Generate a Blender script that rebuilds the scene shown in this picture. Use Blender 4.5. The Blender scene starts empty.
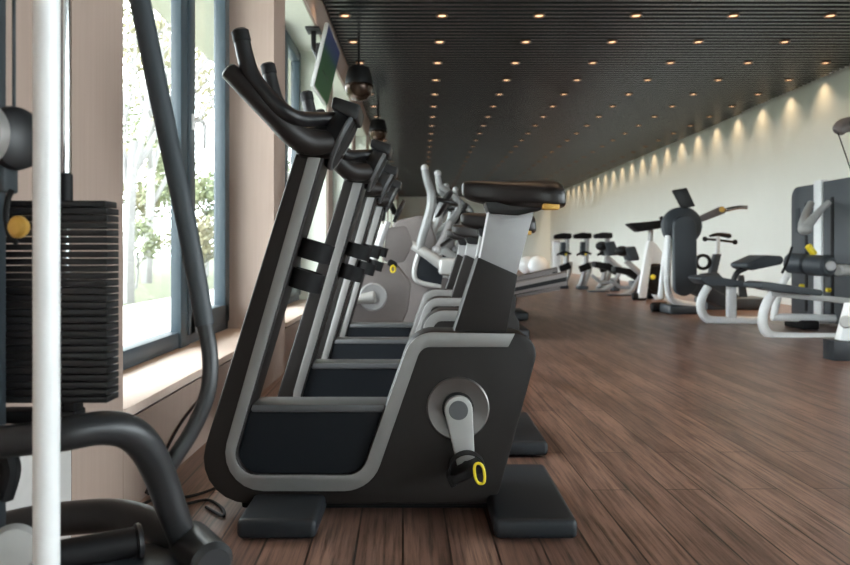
import bpy, bmesh, math, random
from mathutils import Vector, Matrix
random.seed(7)
PI = math.pi
S = bpy.context.scene
C = S.collection
F, VX, VY, H = 775.0, 420.0, 251.0, 0.775      # focal length in pixels, vanishing point, eye height

def W(px, py, D):
    return Vector(((px - VX) * D / F, D, H + (VY - py) * D / F))
def X(px, D): return (px - VX) * D / F
def Z(py, D): return H + (VY - py) * D / F
def floor_pt(px, py, z=0.0):
    D = (H - z) * F / (py - VY)
    return Vector(((px - VX) * D / F, D, z))

# ------------------------------------------------------------------ materials
MATS = {}
def mat(name, col, rough=0.5, metal=0.0, var=0.06, scale=30.0, bump=0.0, coat=0.0, emit=None, estr=0.0, spec=0.5):
    m = bpy.data.materials.new(name); m.use_nodes = True
    nt = m.node_tree; b = nt.nodes['Principled BSDF']
    b.inputs['Roughness'].default_value = rough; b.inputs['Metallic'].default_value = metal
    b.inputs['Coat Weight'].default_value = coat; b.inputs['Specular IOR Level'].default_value = spec
    b.inputs['Coat Roughness'].default_value = 0.15
    tc = nt.nodes.new('ShaderNodeTexCoord'); n = nt.nodes.new('ShaderNodeTexNoise')
    n.inputs['Scale'].default_value = scale; n.inputs['Detail'].default_value = 3
    nt.links.new(tc.outputs['Object'], n.inputs['Vector'])
    mx = nt.nodes.new('ShaderNodeMix'); mx.data_type = 'RGBA'
    mx.inputs[6].default_value = (*[c * (1 - var) for c in col], 1)
    mx.inputs[7].default_value = (*[min(1, c * (1 + var)) for c in col], 1)
    nt.links.new(n.outputs['Fac'], mx.inputs[0]); nt.links.new(mx.outputs[2], b.inputs['Base Color'])
    if bump:
        bp = nt.nodes.new('ShaderNodeBump'); bp.inputs['Strength'].default_value = bump; bp.inputs['Distance'].default_value = 0.002
        nt.links.new(n.outputs['Fac'], bp.inputs['Height']); nt.links.new(bp.outputs['Normal'], b.inputs['Normal'])
    if emit:
        b.inputs['Emission Color'].default_value = (*emit, 1); b.inputs['Emission Strength'].default_value = estr
    MATS[name] = m
    return m

def wood_panel(name, c1, c2):
    m = mat(name, c1, 0.5); nt = m.node_tree; b = nt.nodes['Principled BSDF']
    tc = nt.nodes.new('ShaderNodeTexCoord'); mp = nt.nodes.new('ShaderNodeMapping')
    mp.inputs['Scale'].default_value = (60, 60, 2.5)
    n = nt.nodes.new('ShaderNodeTexNoise'); n.inputs['Scale'].default_value = 1; n.inputs['Detail'].default_value = 4
    mx = nt.nodes.new('ShaderNodeMix'); mx.data_type = 'RGBA'
    mx.inputs[6].default_value = (*c1, 1); mx.inputs[7].default_value = (*c2, 1)
    nt.links.new(tc.outputs['Object'], mp.inputs[0]); nt.links.new(mp.outputs[0], n.inputs['Vector'])
    nt.links.new(n.outputs['Fac'], mx.inputs[0]); nt.links.new(mx.outputs[2], b.inputs['Base Color'])
    return m

def floor_mat():
    m = bpy.data.materials.new('plank_floor'); m.use_nodes = True
    nt = m.node_tree; b = nt.nodes['Principled BSDF']; N = nt.nodes.new; L = nt.links.new
    tc = N('ShaderNodeTexCoord'); mp = N('ShaderNodeMapping'); mp.inputs['Rotation'].default_value = (0, 0, PI / 2 - 0.022)
    L(tc.outputs['Object'], mp.inputs[0])
    br = N('ShaderNodeTexBrick'); br.offset = 0.37; br.offset_frequency = 2
    br.inputs['Color1'].default_value = (0.175, 0.102, 0.077, 1); br.inputs['Color2'].default_value = (0.265, 0.160, 0.122, 1)
    br.inputs['Mortar'].default_value = (0.022, 0.012, 0.009, 1); br.inputs['Scale'].default_value = 1
    br.inputs['Mortar Size'].default_value = 0.0032; br.inputs['Mortar Smooth'].default_value = 0.3
    br.inputs['Brick Width'].default_value = 1.25; br.inputs['Row Height'].default_value = 0.122
    L(mp.outputs[0], br.inputs['Vector'])
    mp2 = N('ShaderNodeMapping'); mp2.inputs['Scale'].default_value = (3.0, 75, 1); L(mp.outputs[0], mp2.inputs[0])
    n = N('ShaderNodeTexNoise'); n.inputs['Scale'].default_value = 1; n.inputs['Detail'].default_value = 6; n.inputs['Roughness'].default_value = 0.65
    L(mp2.outputs[0], n.inputs['Vector'])
    rp = N('ShaderNodeValToRGB'); rp.color_ramp.elements[0].position = 0.34; rp.color_ramp.elements[0].color = (0.27, 0.26, 0.26, 1)
    rp.color_ramp.elements[1].position = 0.56; rp.color_ramp.elements[1].color = (1.15, 1.12, 1.1, 1)
    L(n.outputs['Fac'], rp.inputs[0])
    mp3 = N('ShaderNodeMapping'); mp3.inputs['Scale'].default_value = (1.2, 9, 1); L(mp.outputs[0], mp3.inputs[0])
    n2 = N('ShaderNodeTexNoise'); n2.inputs['Scale'].default_value = 1; n2.inputs['Detail'].default_value = 3
    L(mp3.outputs[0], n2.inputs['Vector'])
    rp2 = N('ShaderNodeValToRGB'); rp2.color_ramp.elements[0].position = 0.35; rp2.color_ramp.elements[0].color = (0.62, 0.6, 0.6, 1)
    rp2.color_ramp.elements[1].position = 0.65; rp2.color_ramp.elements[1].color = (1.1, 1.1, 1.1, 1)
    L(n2.outputs['Fac'], rp2.inputs[0])
    m1 = N('ShaderNodeMix'); m1.data_type = 'RGBA'; m1.blend_type = 'MULTIPLY'; m1.inputs[0].default_value = 1
    L(br.outputs['Color'], m1.inputs[6]); L(rp.outputs[0], m1.inputs[7])
    m2 = N('ShaderNodeMix'); m2.data_type = 'RGBA'; m2.blend_type = 'MULTIPLY'; m2.inputs[0].default_value = 1
    L(m1.outputs[2], m2.inputs[6]); L(rp2.outputs[0], m2.inputs[7]); L(m2.outputs[2], b.inputs['Base Color'])
    b.inputs['Roughness'].default_value = 0.33
    bp = N('ShaderNodeBump'); bp.inputs['Strength'].default_value = 0.25; bp.inputs['Distance'].default_value = 0.002
    L(n.outputs['Fac'], bp.inputs['Height']); L(bp.outputs['Normal'], b.inputs['Normal'])
    return m

M_floor = floor_mat()
M_wood = wood_panel('wall_wood', (0.35, 0.262, 0.215), (0.42, 0.32, 0.268))
M_pale = mat('pale_panel', (0.58, 0.56, 0.54), 0.45)
M_sill = wood_panel('sill_wood', (0.66, 0.52, 0.44), (0.72, 0.58, 0.50))
M_wallr = mat('washed_wall', (0.79, 0.83, 0.79), 0.6, var=0.03, scale=2)
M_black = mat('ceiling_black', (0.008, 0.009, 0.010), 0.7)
M_slat_lit = mat('ceiling_slat', (0.034, 0.036, 0.037), 0.24, spec=0.9)
M_winf = mat('window_aluminium', (0.045, 0.066, 0.082), 0.4)
M_white = mat('white_render', (0.75, 0.74, 0.70), 0.7)
M_reveal = mat('pale_reveal', (0.72, 0.75, 0.66), 0.6)
M_soffit = mat('soffit_render', (0.52, 0.53, 0.44), 0.8)
M_grass = mat('lawn', (0.085, 0.092, 0.045), 0.9, var=0.35, scale=3)
M_leaf = mat('autumn_leaves', (0.27, 0.25, 0.15), 0.7, var=0.3, scale=1.5)
M_leaf2 = mat('green_leaves', (0.20, 0.225, 0.12), 0.7, var=0.3, scale=1.5)
M_bark = mat('pale_bark', (0.24, 0.235, 0.23), 0.8, var=0.2)
M_body = mat('bike_shroud', (0.013, 0.0105, 0.0098), 0.48, spec=0.3)
M_frame = mat('anodised_silver', (0.27, 0.265, 0.26), 0.42, 0.5)
M_silv = mat('brushed_silver', (0.36, 0.36, 0.365), 0.48, 0.25)
M_lightmetal = mat('light_metal', (0.42, 0.42, 0.41), 0.42, 0.25)
M_navy = mat('navy_panel', (0.005, 0.0075, 0.011), 0.6, spec=0.25)
M_rim = mat('step_grey', (0.10, 0.105, 0.11), 0.4, 0.2)
M_rubber = mat('foot_rubber', (0.014, 0.017, 0.021), 0.45, spec=0.35, var=0.12, scale=150, bump=0.08)
M_leather = mat('black_leather', (0.012, 0.010, 0.010), 0.36, var=0.1, scale=120, bump=0.1)
M_bk = mat('black_plastic', (0.008, 0.008, 0.009), 0.40, spec=0.4)
M_bk2 = mat('black_matte', (0.006, 0.006, 0.007), 0.6, spec=0.25)
M_gold = mat('amber_plastic', (0.62, 0.36, 0.07), 0.45)
M_yel = mat('yellow_plastic', (0.80, 0.62, 0.03), 0.4)
M_wht = mat('white_paint', (0.85, 0.86, 0.86), 0.3)
M_grey = mat('machine_grey', (0.17, 0.15, 0.145), 0.45)
M_slate = mat('slate_vinyl', (0.035, 0.043, 0.052), 0.5)
M_slate2 = mat('slate_cover', (0.055, 0.063, 0.072), 0.45)
M_tube = mat('gunmetal_tube', (0.030, 0.031, 0.033), 0.36, 0.3)
M_pipe = mat('foam_sleeve', (0.028, 0.036, 0.042), 0.5)
M_chrome = mat('chrome', (0.75, 0.75, 0.77), 0.12, 1.0)
M_screen = None
M_glass = None
M_lens = mat('lamp_lens', (0.9, 0.7, 0.5), 0.5, emit=(1.0, 0.58, 0.32), estr=2.3)
M_bronze = mat('bronze_trim', (0.16, 0.09, 0.05), 0.4, 0.5)
M_arm = mat('trainer_arm', (0.20, 0.205, 0.205), 0.4, 0.3)
M_disc = mat('dark_disc_metal', (0.16, 0.15, 0.145), 0.36, 0.8)

def glass_mat():
    m = bpy.data.materials.new('window_glass'); m.use_nodes = True
    nt = m.node_tree; nt.nodes.clear()
    o = nt.nodes.new('ShaderNodeOutputMaterial'); mx = nt.nodes.new('ShaderNodeMixShader')
    t = nt.nodes.new('ShaderNodeBsdfTransparent'); g = nt.nodes.new('ShaderNodeBsdfGlossy')
    g.inputs['Roughness'].default_value = 0.02; t.inputs['Color'].default_value = (0.95, 0.97, 0.96, 1)
    lw = nt.nodes.new('ShaderNodeLayerWeight'); lw.inputs['Blend'].default_value = 0.5
    pw = nt.nodes.new('ShaderNodeMath'); pw.operation = 'POWER'; pw.inputs[1].default_value = 5
    ml = nt.nodes.new('ShaderNodeMath'); ml.operation = 'MULTIPLY_ADD'; ml.inputs[1].default_value = 0.5; ml.inputs[2].default_value = 0.03
    nt.links.new(lw.outputs['Facing'], pw.inputs[0]); nt.links.new(pw.outputs[0], ml.inputs[0])
    nt.links.new(ml.outputs[0], mx.inputs[0]); nt.links.new(t.outputs[0], mx.inputs[1]); nt.links.new(g.outputs[0], mx.inputs[2])
    nt.links.new(mx.outputs[0], o.inputs[0])
    return m
M_glass = glass_mat()

def screen_mat():
    m = bpy.data.materials.new('football_screen'); m.use_nodes = True
    nt = m.node_tree; b = nt.nodes['Principled BSDF']; N = nt.nodes.new; L = nt.links.new
    tc = N('ShaderNodeTexCoord'); sp = N('ShaderNodeSeparateXYZ'); L(tc.outputs['Object'], sp.inputs[0])
    mr = N('ShaderNodeMapRange'); mr.inputs[1].default_value = -0.86; mr.inputs[2].default_value = -0.35; L(sp.outputs[2], mr.inputs[0])
    rp = N('ShaderNodeValToRGB'); e = rp.color_ramp.elements
    e[0].position = 0.0; e[0].color = (0.012, 0.10, 0.022, 1); e[1].position = 1.0; e[1].color = (0.02, 0.025, 0.12, 1)
    k = e.new(0.62); k.color = (0.012, 0.085, 0.025, 1); k = e.new(0.76); k.color = (0.02, 0.05, 0.13, 1)
    L(mr.outputs[0], rp.inputs[0])
    b.inputs['Base Color'].default_value = (0.01, 0.01, 0.012, 1); b.inputs['Roughness'].default_value = 0.35; b.inputs['Specular IOR Level'].default_value = 0.2
    L(rp.outputs[0], b.inputs['Emission Color']); b.inputs['Emission Strength'].default_value = 0.36
    return m
M_screen = screen_mat()

# ------------------------------------------------------------------ mesh builder
def rounded(pts, seg=7):
    """closed polygon, each point (x, y[, radius]); returns points with arcs at the corners"""
    out = []; n = len(pts)
    for i, p in enumerate(pts):
        r = p[2] if len(p) > 2 else 0
        P = Vector(p[:2])
        if r <= 0: out.append(P); continue
        a = Vector(pts[i - 1][:2]) - P; b = Vector(pts[(i + 1) % n][:2]) - P
        la, lb = a.length, b.length; a.normalize(); b.normalize()
        ang = a.angle(b)
        t = min(r / math.tan(ang / 2), la * 0.98, lb * 0.98); r2 = t * math.tan(ang / 2)
        cdir = (a + b).normalized(); ctr = P + cdir * (r2 / math.sin(ang / 2))
        s = P + a * t - ctr; e = P + b * t - ctr
        a0 = math.atan2(s.y, s.x); a1 = math.atan2(e.y, e.x); d = (a1 - a0 + PI) % (2 * PI) - PI
        for k in range(seg + 1):
            th = a0 + d * k / seg
            out.append(ctr + Vector((math.cos(th), math.sin(th))) * r2)
    return out

def spline(pts, sub=5):
    pts = [Vector(p) for p in pts]
    if len(pts) < 3: return pts
    out = []
    for i in range(len(pts) - 1):
        p0 = pts[max(i - 1, 0)]; p1 = pts[i]; p2 = pts[i + 1]; p3 = pts[min(i + 2, len(pts) - 1)]
        for k in range(sub):
            t = k / sub; t2 = t * t; t3 = t2 * t
            out.append(0.5 * ((2 * p1) + (p2 - p0) * t + (2 * p0 - 5 * p1 + 4 * p2 - p3) * t2 + (3 * p1 - p0 - 3 * p2 + p3) * t3))
    out.append(pts[-1])
    return out

class MB:
    def __init__(self): self.bm = bmesh.new()
    def _add(self, bm, M=None):
        if M is not None: bm.transform(M)
        me = bpy.data.meshes.new('tmp'); bm.to_mesh(me); bm.free()
        self.bm.from_mesh(me); bpy.data.meshes.remove(me)
        return self
    def box(self, x0, x1, y0, y1, z0, z1, bev=0.0, seg=2, M=None):
        bm = bmesh.new(); bmesh.ops.create_cube(bm, size=1)
        bm.transform(Matrix.Translation(((x0 + x1) / 2, (y0 + y1) / 2, (z0 + z1) / 2)) @ Matrix.Diagonal((abs(x1 - x0), abs(y1 - y0), abs(z1 - z0), 1)))
        if bev: bmesh.ops.bevel(bm, geom=bm.edges[:], offset=bev, segments=seg, profile=0.5, affect='EDGES', clamp_overlap=True)
        return self._add(bm, M)
    def prism(self, poly, a0, a1, axis='y', bev=0.0, seg=2):
        """poly in (x,z) extruded along y, or (y,z) along x, or (x,y) along z"""
        f = {'y': lambda p, a: (p[0], a, p[1]), 'x': lambda p, a: (a, p[0], p[1]), 'z': lambda p, a: (p[0], p[1], a)}[axis]
        bm = bmesh.new(); n = len(poly)
        v0 = [bm.verts.new(f(p, a0)) for p in poly]; v1 = [bm.verts.new(f(p, a1)) for p in poly]
        c0 = bm.faces.new(v0); c1 = bm.faces.new(v1[::-1])
        for i in range(n): bm.faces.new((v0[i], v1[i], v1[(i + 1) % n], v0[(i + 1) % n]))
        bmesh.ops.recalc_face_normals(bm, faces=bm.faces[:])
        if bev:
            es = list(set(c0.edges[:] + c1.edges[:]))
            bmesh.ops.bevel(bm, geom=es, offset=bev, segments=seg, profile=0.5, affect='EDGES', clamp_overlap=True)
        return self._add(bm)
    def rings(self, rings, closed=False):
        bm = bmesh.new(); vs = [[bm.verts.new(p) for p in r] for r in rings]; n = len(rings[0])
        for i in range(len(vs) - 1 + (1 if closed else 0)):
            A = vs[i]; B = vs[(i + 1) % len(vs)]
            for k in range(n): bm.faces.new((A[k], A[(k + 1) % n], B[(k + 1) % n], B[k]))
        if not closed: bm.faces.new(vs[0][::-1]); bm.faces.new(vs[-1])
        bmesh.ops.recalc_face_normals(bm, faces=bm.faces[:])
        return self._add(bm)
    def tube(self, pts, r, n=12, sub=5, flat=1.0, up=None, closed=False, dome=True):
        rr = r if isinstance(r, (list, tuple)) else [r] * len(pts)
        P = spline(pts, sub) if sub > 1 else [Vector(p) for p in pts]
        R = [v.x for v in spline([Vector((x, 0, 0)) for x in rr], sub)] if sub > 1 else list(rr)
        if len(R) != len(P): R = [rr[0] + (rr[-1] - rr[0]) * i / (len(P) - 1) for i in range(len(P))]
        rings = []; u = Vector(up) if up else None; m = len(P)
        for i in range(m):
            if closed: t = P[(i + 1) % m] - P[i - 1]
            else: t = P[min(i + 1, m - 1)] - P[max(i - 1, 0)]
            t.normalize()
            if u is None: u = t.orthogonal()
            u = (u - t * u.dot(t)).normalized(); w = t.cross(u)
            if i == 0 and dome and not closed:
                rings.append([P[i] - t * R[i] * 0.25 + (u * math.cos(a) + w * flat * math.sin(a)) * R[i] * 0.72 for a in [2 * PI * k / n for k in range(n)]])
            rings.append([P[i] + (u * math.cos(a) + w * flat * math.sin(a)) * R[i] for a in [2 * PI * k / n for k in range(n)]])
            if i == m - 1 and dome and not closed:
                rings.append([P[i] + t * R[i] * 0.25 + (u * math.cos(a) + w * flat * math.sin(a)) * R[i] * 0.72 for a in [2 * PI * k / n for k in range(n)]])
        return self.rings(rings, closed)
    def lathe(self, prof, origin, axis, n=32, closed=False):
        """prof: list of (radius, distance along the axis)"""
        o = Vector(origin); t = Vector(axis).normalized(); u = t.orthogonal().normalized(); w = t.cross(u)
        rings = [[o + t * d + (u * math.cos(a) + w * math.sin(a)) * max(r, 1e-4) for a in [2 * PI * k / n for k in range(n)]] for r, d in prof]
        return self.rings(rings, closed)
    def cyl(self, a, b, r, n=20, bev=None):
        a = Vector(a); b = Vector(b); L = (b - a).length; e = min(r * 0.25, L * 0.2) if bev is None else bev
        return self.lathe([(r - e, 0), (r, e), (r, L - e), (r - e, L)], a, b - a, n)
    def ball(self, c, rx, ry=None, rz=None, n=20):
        ry = ry or rx; rz = rz or rx
        bm = bmesh.new(); bmesh.ops.create_uvsphere(bm, u_segments=n, v_segments=n // 2, radius=1)
        return self._add(bm, Matrix.Translation(Vector(c)) @ Matrix.Diagonal((rx, ry, rz, 1)))
    def build(self, name, m, parent=None, at=None, ang=35):
        me = bpy.data.meshes.new(name); bm = self.bm
        org = Vector(at) if at is not None else (ORG.get(parent.name, Vector()) if parent else Vector())
        bmesh.ops.translate(bm, verts=bm.verts[:], vec=-org)
        for f in bm.faces: f.smooth = True
        bm.to_mesh(me); bm.free(); me.set_sharp_from_angle(angle=math.radians(ang))
        me.materials.append(m)
        o = bpy.data.objects.new(name, me); C.objects.link(o)
        if parent: o.parent = parent
        else: o.location = org
        ORG[o.name] = org
        return o
ORG = {}

def tag(o, label=None, cat=None, group=None, kind=None):
    if label: o['label'] = label
    if cat: o['category'] = cat
    if group: o['group'] = group
    if kind: o['kind'] = kind
    return o
def thing(name, loc, label, cat, group=None):
    o = bpy.data.objects.new(name, None); C.objects.link(o); o.location = loc; o.empty_display_size = 0.1
    ORG[o.name] = Vector(loc)
    return tag(o, label, cat, group)
def copy_tree(o, parent=None):
    c = o.copy(); C.objects.link(c)
    if parent: c.parent = parent; c.matrix_parent_inverse = o.matrix_parent_inverse.copy()
    for ch in o.children: copy_tree(ch, c)
    return c
def struct(mb, name, m, parent=None):
    return tag(mb.build(name, m, parent), kind='structure')
def px_poly(pts, D, seg=7):
    """rounded pixel outline -> (x,z) polygon in the plane at depth D"""
    return [(X(p.x, D), Z(p.y, D)) for p in rounded(pts, seg)]

# ------------------------------------------------------------------ the setting
YB, YF = -3.2, 31.5            # the room runs from behind the camera to its far wall
XL, XW, XR = -0.867, -1.14, 5.30
ZC = H + 2.2                   # underside of the ceiling slats
ZH = H + 1.90                  # window heads
ZS = 0.315                     # window sill

struct(MB().box(XW - 0.1, XR + 0.15, YB, YF, -0.12, 0), 'floor', M_floor)
ce = struct(MB().box(XW - 0.1, XR + 0.15, YB, YF, ZC + 0.12, ZC + 0.25), 'ceiling', M_black)
sl = MB(); lit_face = MB(); y = YB + 0.05
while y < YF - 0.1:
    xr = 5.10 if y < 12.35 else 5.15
    sl.box(XL + 0.012, xr, y, y + 0.036, ZC + 0.004, ZC + 0.08); lit_face.box(XL + 0.012, xr, y - 0.001, y + 0.037, ZC, ZC + 0.006); y += 0.1143
struct(sl, 'ceiling_slats', M_black, ce); struct(lit_face, 'slat_lit_faces', M_slat_lit, ce)  # lit undersides and shaded sides of the slats are put into their colours
wb = MB(); bx0, bx1, bz0, bz1 = 3.4, 4.9, 0.5, 2.75       # end wall behind the camera with one wide unseen window, added for its light
wb.box(XW - 0.1, bx0, YB - 0.15, YB, -0.1, ZC + 0.25).box(bx1, XR + 0.15, YB - 0.15, YB, -0.1, ZC + 0.25)
wb.box(bx0, bx1, YB - 0.15, YB, -0.1, bz0).box(bx0, bx1, YB - 0.15, YB, bz1, ZC + 0.25)
struct(wb, 'wall_back', M_wallr)
wf = MB()
for x in (bx0, bx0 + 0.72, bx1 - 0.06): wf.box(x, x + 0.06, YB - 0.12, YB - 0.05, bz0, bz1, 0.004)
wf.box(bx0, bx1, YB - 0.12, YB - 0.05, bz0, bz0 + 0.06, 0.004).box(bx0, bx1, YB - 0.12, YB - 0.05, bz1 - 0.06, bz1, 0.004)
wfo = struct(wf, 'window_20', M_winf)
struct(MB().box(bx0 + 0.03, bx1 - 0.03, YB - 0.088, YB - 0.082, bz0 + 0.03, bz1 - 0.03), 'window_pane', M_glass, wfo)
ry0, ry1 = -2.6, 3.2                                          # unseen window added for daylight, in the near right wall, beside the camera
rw = MB(); rw.box(XR, XR + 0.15, YB, ry0, 0, ZC + 0.12).box(XR, XR + 0.15, ry1, YF, 0, ZC + 0.12)
rw.box(XR, XR + 0.15, ry0, ry1, 0, bz0).box(XR, XR + 0.15, ry0, ry1, bz1, ZC + 0.12)
struct(rw, 'wall_right', M_wallr)
wf = MB()
for k in range(5): yy = ry0 + (ry1 - ry0 - 0.06) * k / 4; wf.box(XR + 0.05, XR + 0.12, yy, yy + 0.06, bz0, bz1, 0.004)
wf.box(XR + 0.05, XR + 0.12, ry0, ry1, bz0, bz0 + 0.06, 0.004).box(XR + 0.05, XR + 0.12, ry0, ry1, bz1 - 0.06, bz1, 0.004)
wfo = struct(wf, 'window_21', M_winf)
struct(MB().box(XR + 0.082, XR + 0.088, ry0 + 0.03, ry1 - 0.03, bz0 + 0.03, bz1 - 0.03), 'window_pane', M_glass, wfo)
struct(MB().box(XW - 0.1, XR + 0.15, YF, YF + 0.15, -0.1, ZC + 0.25), 'wall_far', M_wallr)
wl = MB()
# window bays on the left: openings between piers
piers = [(-0.60, -0.22), (1.93, 2.262)] + [(4.60 + 2.72 * k, 4.98 + 2.72 * k) for k in range(10)]
for a, b in piers: wl.box(XW - 0.08, XL, a, b, 0, ZC + 0.11)
wl.box(XW - 0.08, XL, 4.98 + 2.72 * 9, YF, 0, ZC + 0.11)
wl.box(XW - 0.08, XL, 0.40, 1.924, 0, ZC + 0.11)                 # closed bay beside the weight machine
wl.box(XW - 0.10, XL, YB, YF, ZH, ZC + 0.1)
for a, b in [(YB, 0.40)] + [(piers[i][1], piers[i + 1][0]) for i in range(1, len(piers) - 1)]:
    wl.box(XW - 0.08, XL, a + 0.003, b - 0.003, 0, ZS - 0.042)
struct(wl, 'wall_left', M_wood)
tr = MB()
tr.box(XL - 0.02, XL + 0.006, 1.45, 1.915, 0.02, 0.36, 0.002)
struct(tr, 'trim_1', M_pale)
sm = MB()
bays = [(YB, -0.60), (-0.22, 0.40)] + [(piers[i][1], piers[i + 1][0]) for i in range(1, len(piers) - 1)]
for a, b in bays: sm.box(XW - 0.02, XL + 0.012, a, b, ZS - 0.03, ZS, 0.003)
struct(sm, 'trim_2', M_sill)
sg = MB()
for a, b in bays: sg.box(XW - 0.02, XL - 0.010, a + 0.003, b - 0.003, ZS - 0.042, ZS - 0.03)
struct(sg, 'sill_shadow_strip', M_black)  # black strip painted in as the shadow line under the sill
rv = MB(); rv.box(XW, XL - 0.02, 4.99, YF, ZH - 0.012, ZH - 0.001)
for a, b in piers[3:]: rv.box(XW, XL - 0.02, a - 0.012, a - 0.001, ZS, ZH - 0.012).box(XW, XL - 0.02, b + 0.001, b + 0.012, ZS, ZH - 0.012)
struct(rv, 'trim_3', M_reveal)
fr_d = 0.07
for i, (a, b) in enumerate(bays):
    f = MB(); x0, x1 = XW - 0.07, XW
    f.box(x0, x1, a, a + 0.055, ZS, ZH, 0.004); f.box(x0, x1, b - 0.055, b, ZS, ZH, 0.004)
    f.box(x0, x1, a, b, ZS, ZS + 0.075, 0.004); f.box(x0, x1, a, b, ZH - 0.07, ZH, 0.004)
    mid = a + (b - a) * 0.598
    if b - a > 1:
        f.box(x0 + 0.032, x1 + 0.012, mid, mid + 0.13, ZS, ZH, 0.004)
        f.box(x0 + 0.032, x1 + 0.022, mid + 0.10, mid + 0.20, ZS + 0.05, ZH - 0.05, 0.006)     # opening sash
        f.box(x0 + 0.03, x1 + 0.022, b - 0.15, b - 0.05, ZS + 0.05, ZH - 0.05, 0.006)
        f.box(x0 + 0.01, x1 + 0.022, mid + 0.12, b - 0.07, ZS + 0.05, ZS + 0.15, 0.006)
        f.box(x0 + 0.01, x1 + 0.022, mid + 0.12, b - 0.07, ZH - 0.14, ZH - 0.05, 0.006)
        f.box(x0, x1, a + 0.05, a + 0.09, ZS + 0.05, ZH - 0.05, 0.004)
    w = struct(f, 'window_%d' % (i + 1), M_winf)
    struct(MB().box(XW - 0.042, XW - 0.036, a + 0.03, b - 0.03, ZS + 0.04, ZH - 0.04), 'window_pane', M_glass, w)
    if b - a > 1:
        h = MB(); hy = mid + 0.15; hz = Z(117, 3.72)
        h.cyl((XW + 0.02, hy, hz), (XW + 0.06, hy, hz), 0.012, 12)
        h.box(XW + 0.02, XW + 0.032, hy - 0.018, hy + 0.018, hz - 0.05, hz + 0.03, 0.004)
        h.tube([(XW + 0.058, hy, hz), (XW + 0.062, hy + 0.06, hz - 0.01), (XW + 0.062, hy + 0.075, hz - 0.06), (XW + 0.062, hy + 0.075, hz - 0.13)], 0.010, 10)
        struct(h, 'window_handle', M_wht, w)

# outside: terrace, lawn, projecting eaves
struct(MB().box(-3.1, XW - 0.1, -8, 45, 0.08, 0.20), 'ground_terrace', M_white)
struct(MB().box(-60, -3.1, -30, 120, -0.3, -0.1), 'ground_lawn', M_grass)
struct(MB().box(-2.42, XW - 0.1, -8, 45, H + 2.20, H + 2.55), 'roof_eaves', M_soffit)

def tree(loc, h, label, leaf, spread, nleaf, size, name='garden_tree', cat='tree', group='trees outside the windows', trunk=True, base=0.3):
    t = thing(name, loc, label, cat, group); L = Vector(loc)
    rnd = random.Random(int(loc[0] * 100 + loc[1] * 37)); b = MB(); tips = []
    def grow(p, d, ln, r, lev):
        q = p + d * ln; mid = (p + q) / 2 + Vector((rnd.uniform(-1, 1), rnd.uniform(-1, 1), 0)) * ln * 0.06
        b.tube([p, mid, q], [r, r * 0.85, r * 0.65], 6, 2, dome=False)
        if lev == 0: tips.append(q); return
        tips.append(q)
        for k in range(3 + (lev > 2)):
            nd = (d + Vector((rnd.uniform(-1, 1), rnd.uniform(-1, 1), rnd.uniform(-0.1, 0.7))) * spread).normalized()
            grow(p + (q - p) * rnd.uniform(0.55, 1), nd, ln * rnd.uniform(0.55, 0.75), r * 0.5, lev - 1)
    grow(L.copy(), Vector((0.03, 0.02, 1)), h * 0.42, h * 0.018, 4 if trunk else 3)
    b.build('trunk' if trunk else 'stems', M_bark, t)
    lf = bmesh.new()
    for k in range(nleaf):
        c = rnd.choice(tips) + Vector((rnd.gauss(0, 1), rnd.gauss(0, 1), rnd.gauss(0, 0.8))) * h * 0.05
        n = Vector((rnd.uniform(-1, 1), rnd.uniform(-1, 1), rnd.uniform(-1, 1))).normalized(); u = n.orthogonal().normalized(); w = n.cross(u)
        s = size * rnd.uniform(0.6, 1.3)
        lf.faces.new([lf.verts.new(c + u * s), lf.verts.new(c + w * s * 0.5 + n * s * 0.2), lf.verts.new(c - u * s), lf.verts.new(c - w * s * 0.5)])
    m = MB(); m._add(lf); m.build('foliage', leaf, t)
tree((-4.9, 13.0, -0.1), 6.5, 'tall pale birch leaning by the mullion outside the near window', M_leaf, 0.55, 900, 0.07)
tree((-7.4, 21.0, -0.1), 8.5, 'bushy yellowing tree behind the birch outside the near window', M_leaf, 0.75, 1600, 0.11)
tree((-13.5, 33.5, -0.1), 9.0, 'broad green tree far left outside the near window', M_leaf2, 0.8, 1800, 0.12)
tree((-8.6, 43.0, -0.1), 12.0, 'sparse tall tree furthest off outside the near window', M_leaf, 0.7, 1500, 0.12)
for (x, y, h, lab, lf_) in ((-7.3, 26.5, 5.0, 'broad hazy bush low between the birch and the mullion outside', M_leaf2), (-10.4, 28.0, 5.5, 'broad hazy bush at the left side of the near window', M_leaf),
                            (-7.2, 33.0, 5.5, 'broad hazy bush seen through the opening sash', M_leaf2)):
    tree((x, y, -0.1), h, lab, lf_, 1.0, 3500, 0.10, 'garden_bush', 'bush', 'bushes beyond the lawn outside', False)
for i, (x, y, h) in enumerate([(-4.6, 14.9, 1.6), (-6.6, 15.4, 1.5), (-4.1, 13.6, 1.3), (-6.6, 18.0, 2.0), (-5.7, 19.5, 1.9)]):
    tree((x, y, -0.1), h, ['yellow green shrub beside the birch trunk outside', 'low shrub left of the birch outside', 'small shrub right of the birch by the window mullion',
         'rounded green shrub under the far trees outside', 'shrub under the tall trees seen through the opening sash'][i], M_leaf2 if i % 2 else M_leaf, 1.1, 700, 0.06,
         'garden_shrub', 'shrub', 'shrubs on the lawn outside', False)

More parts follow.
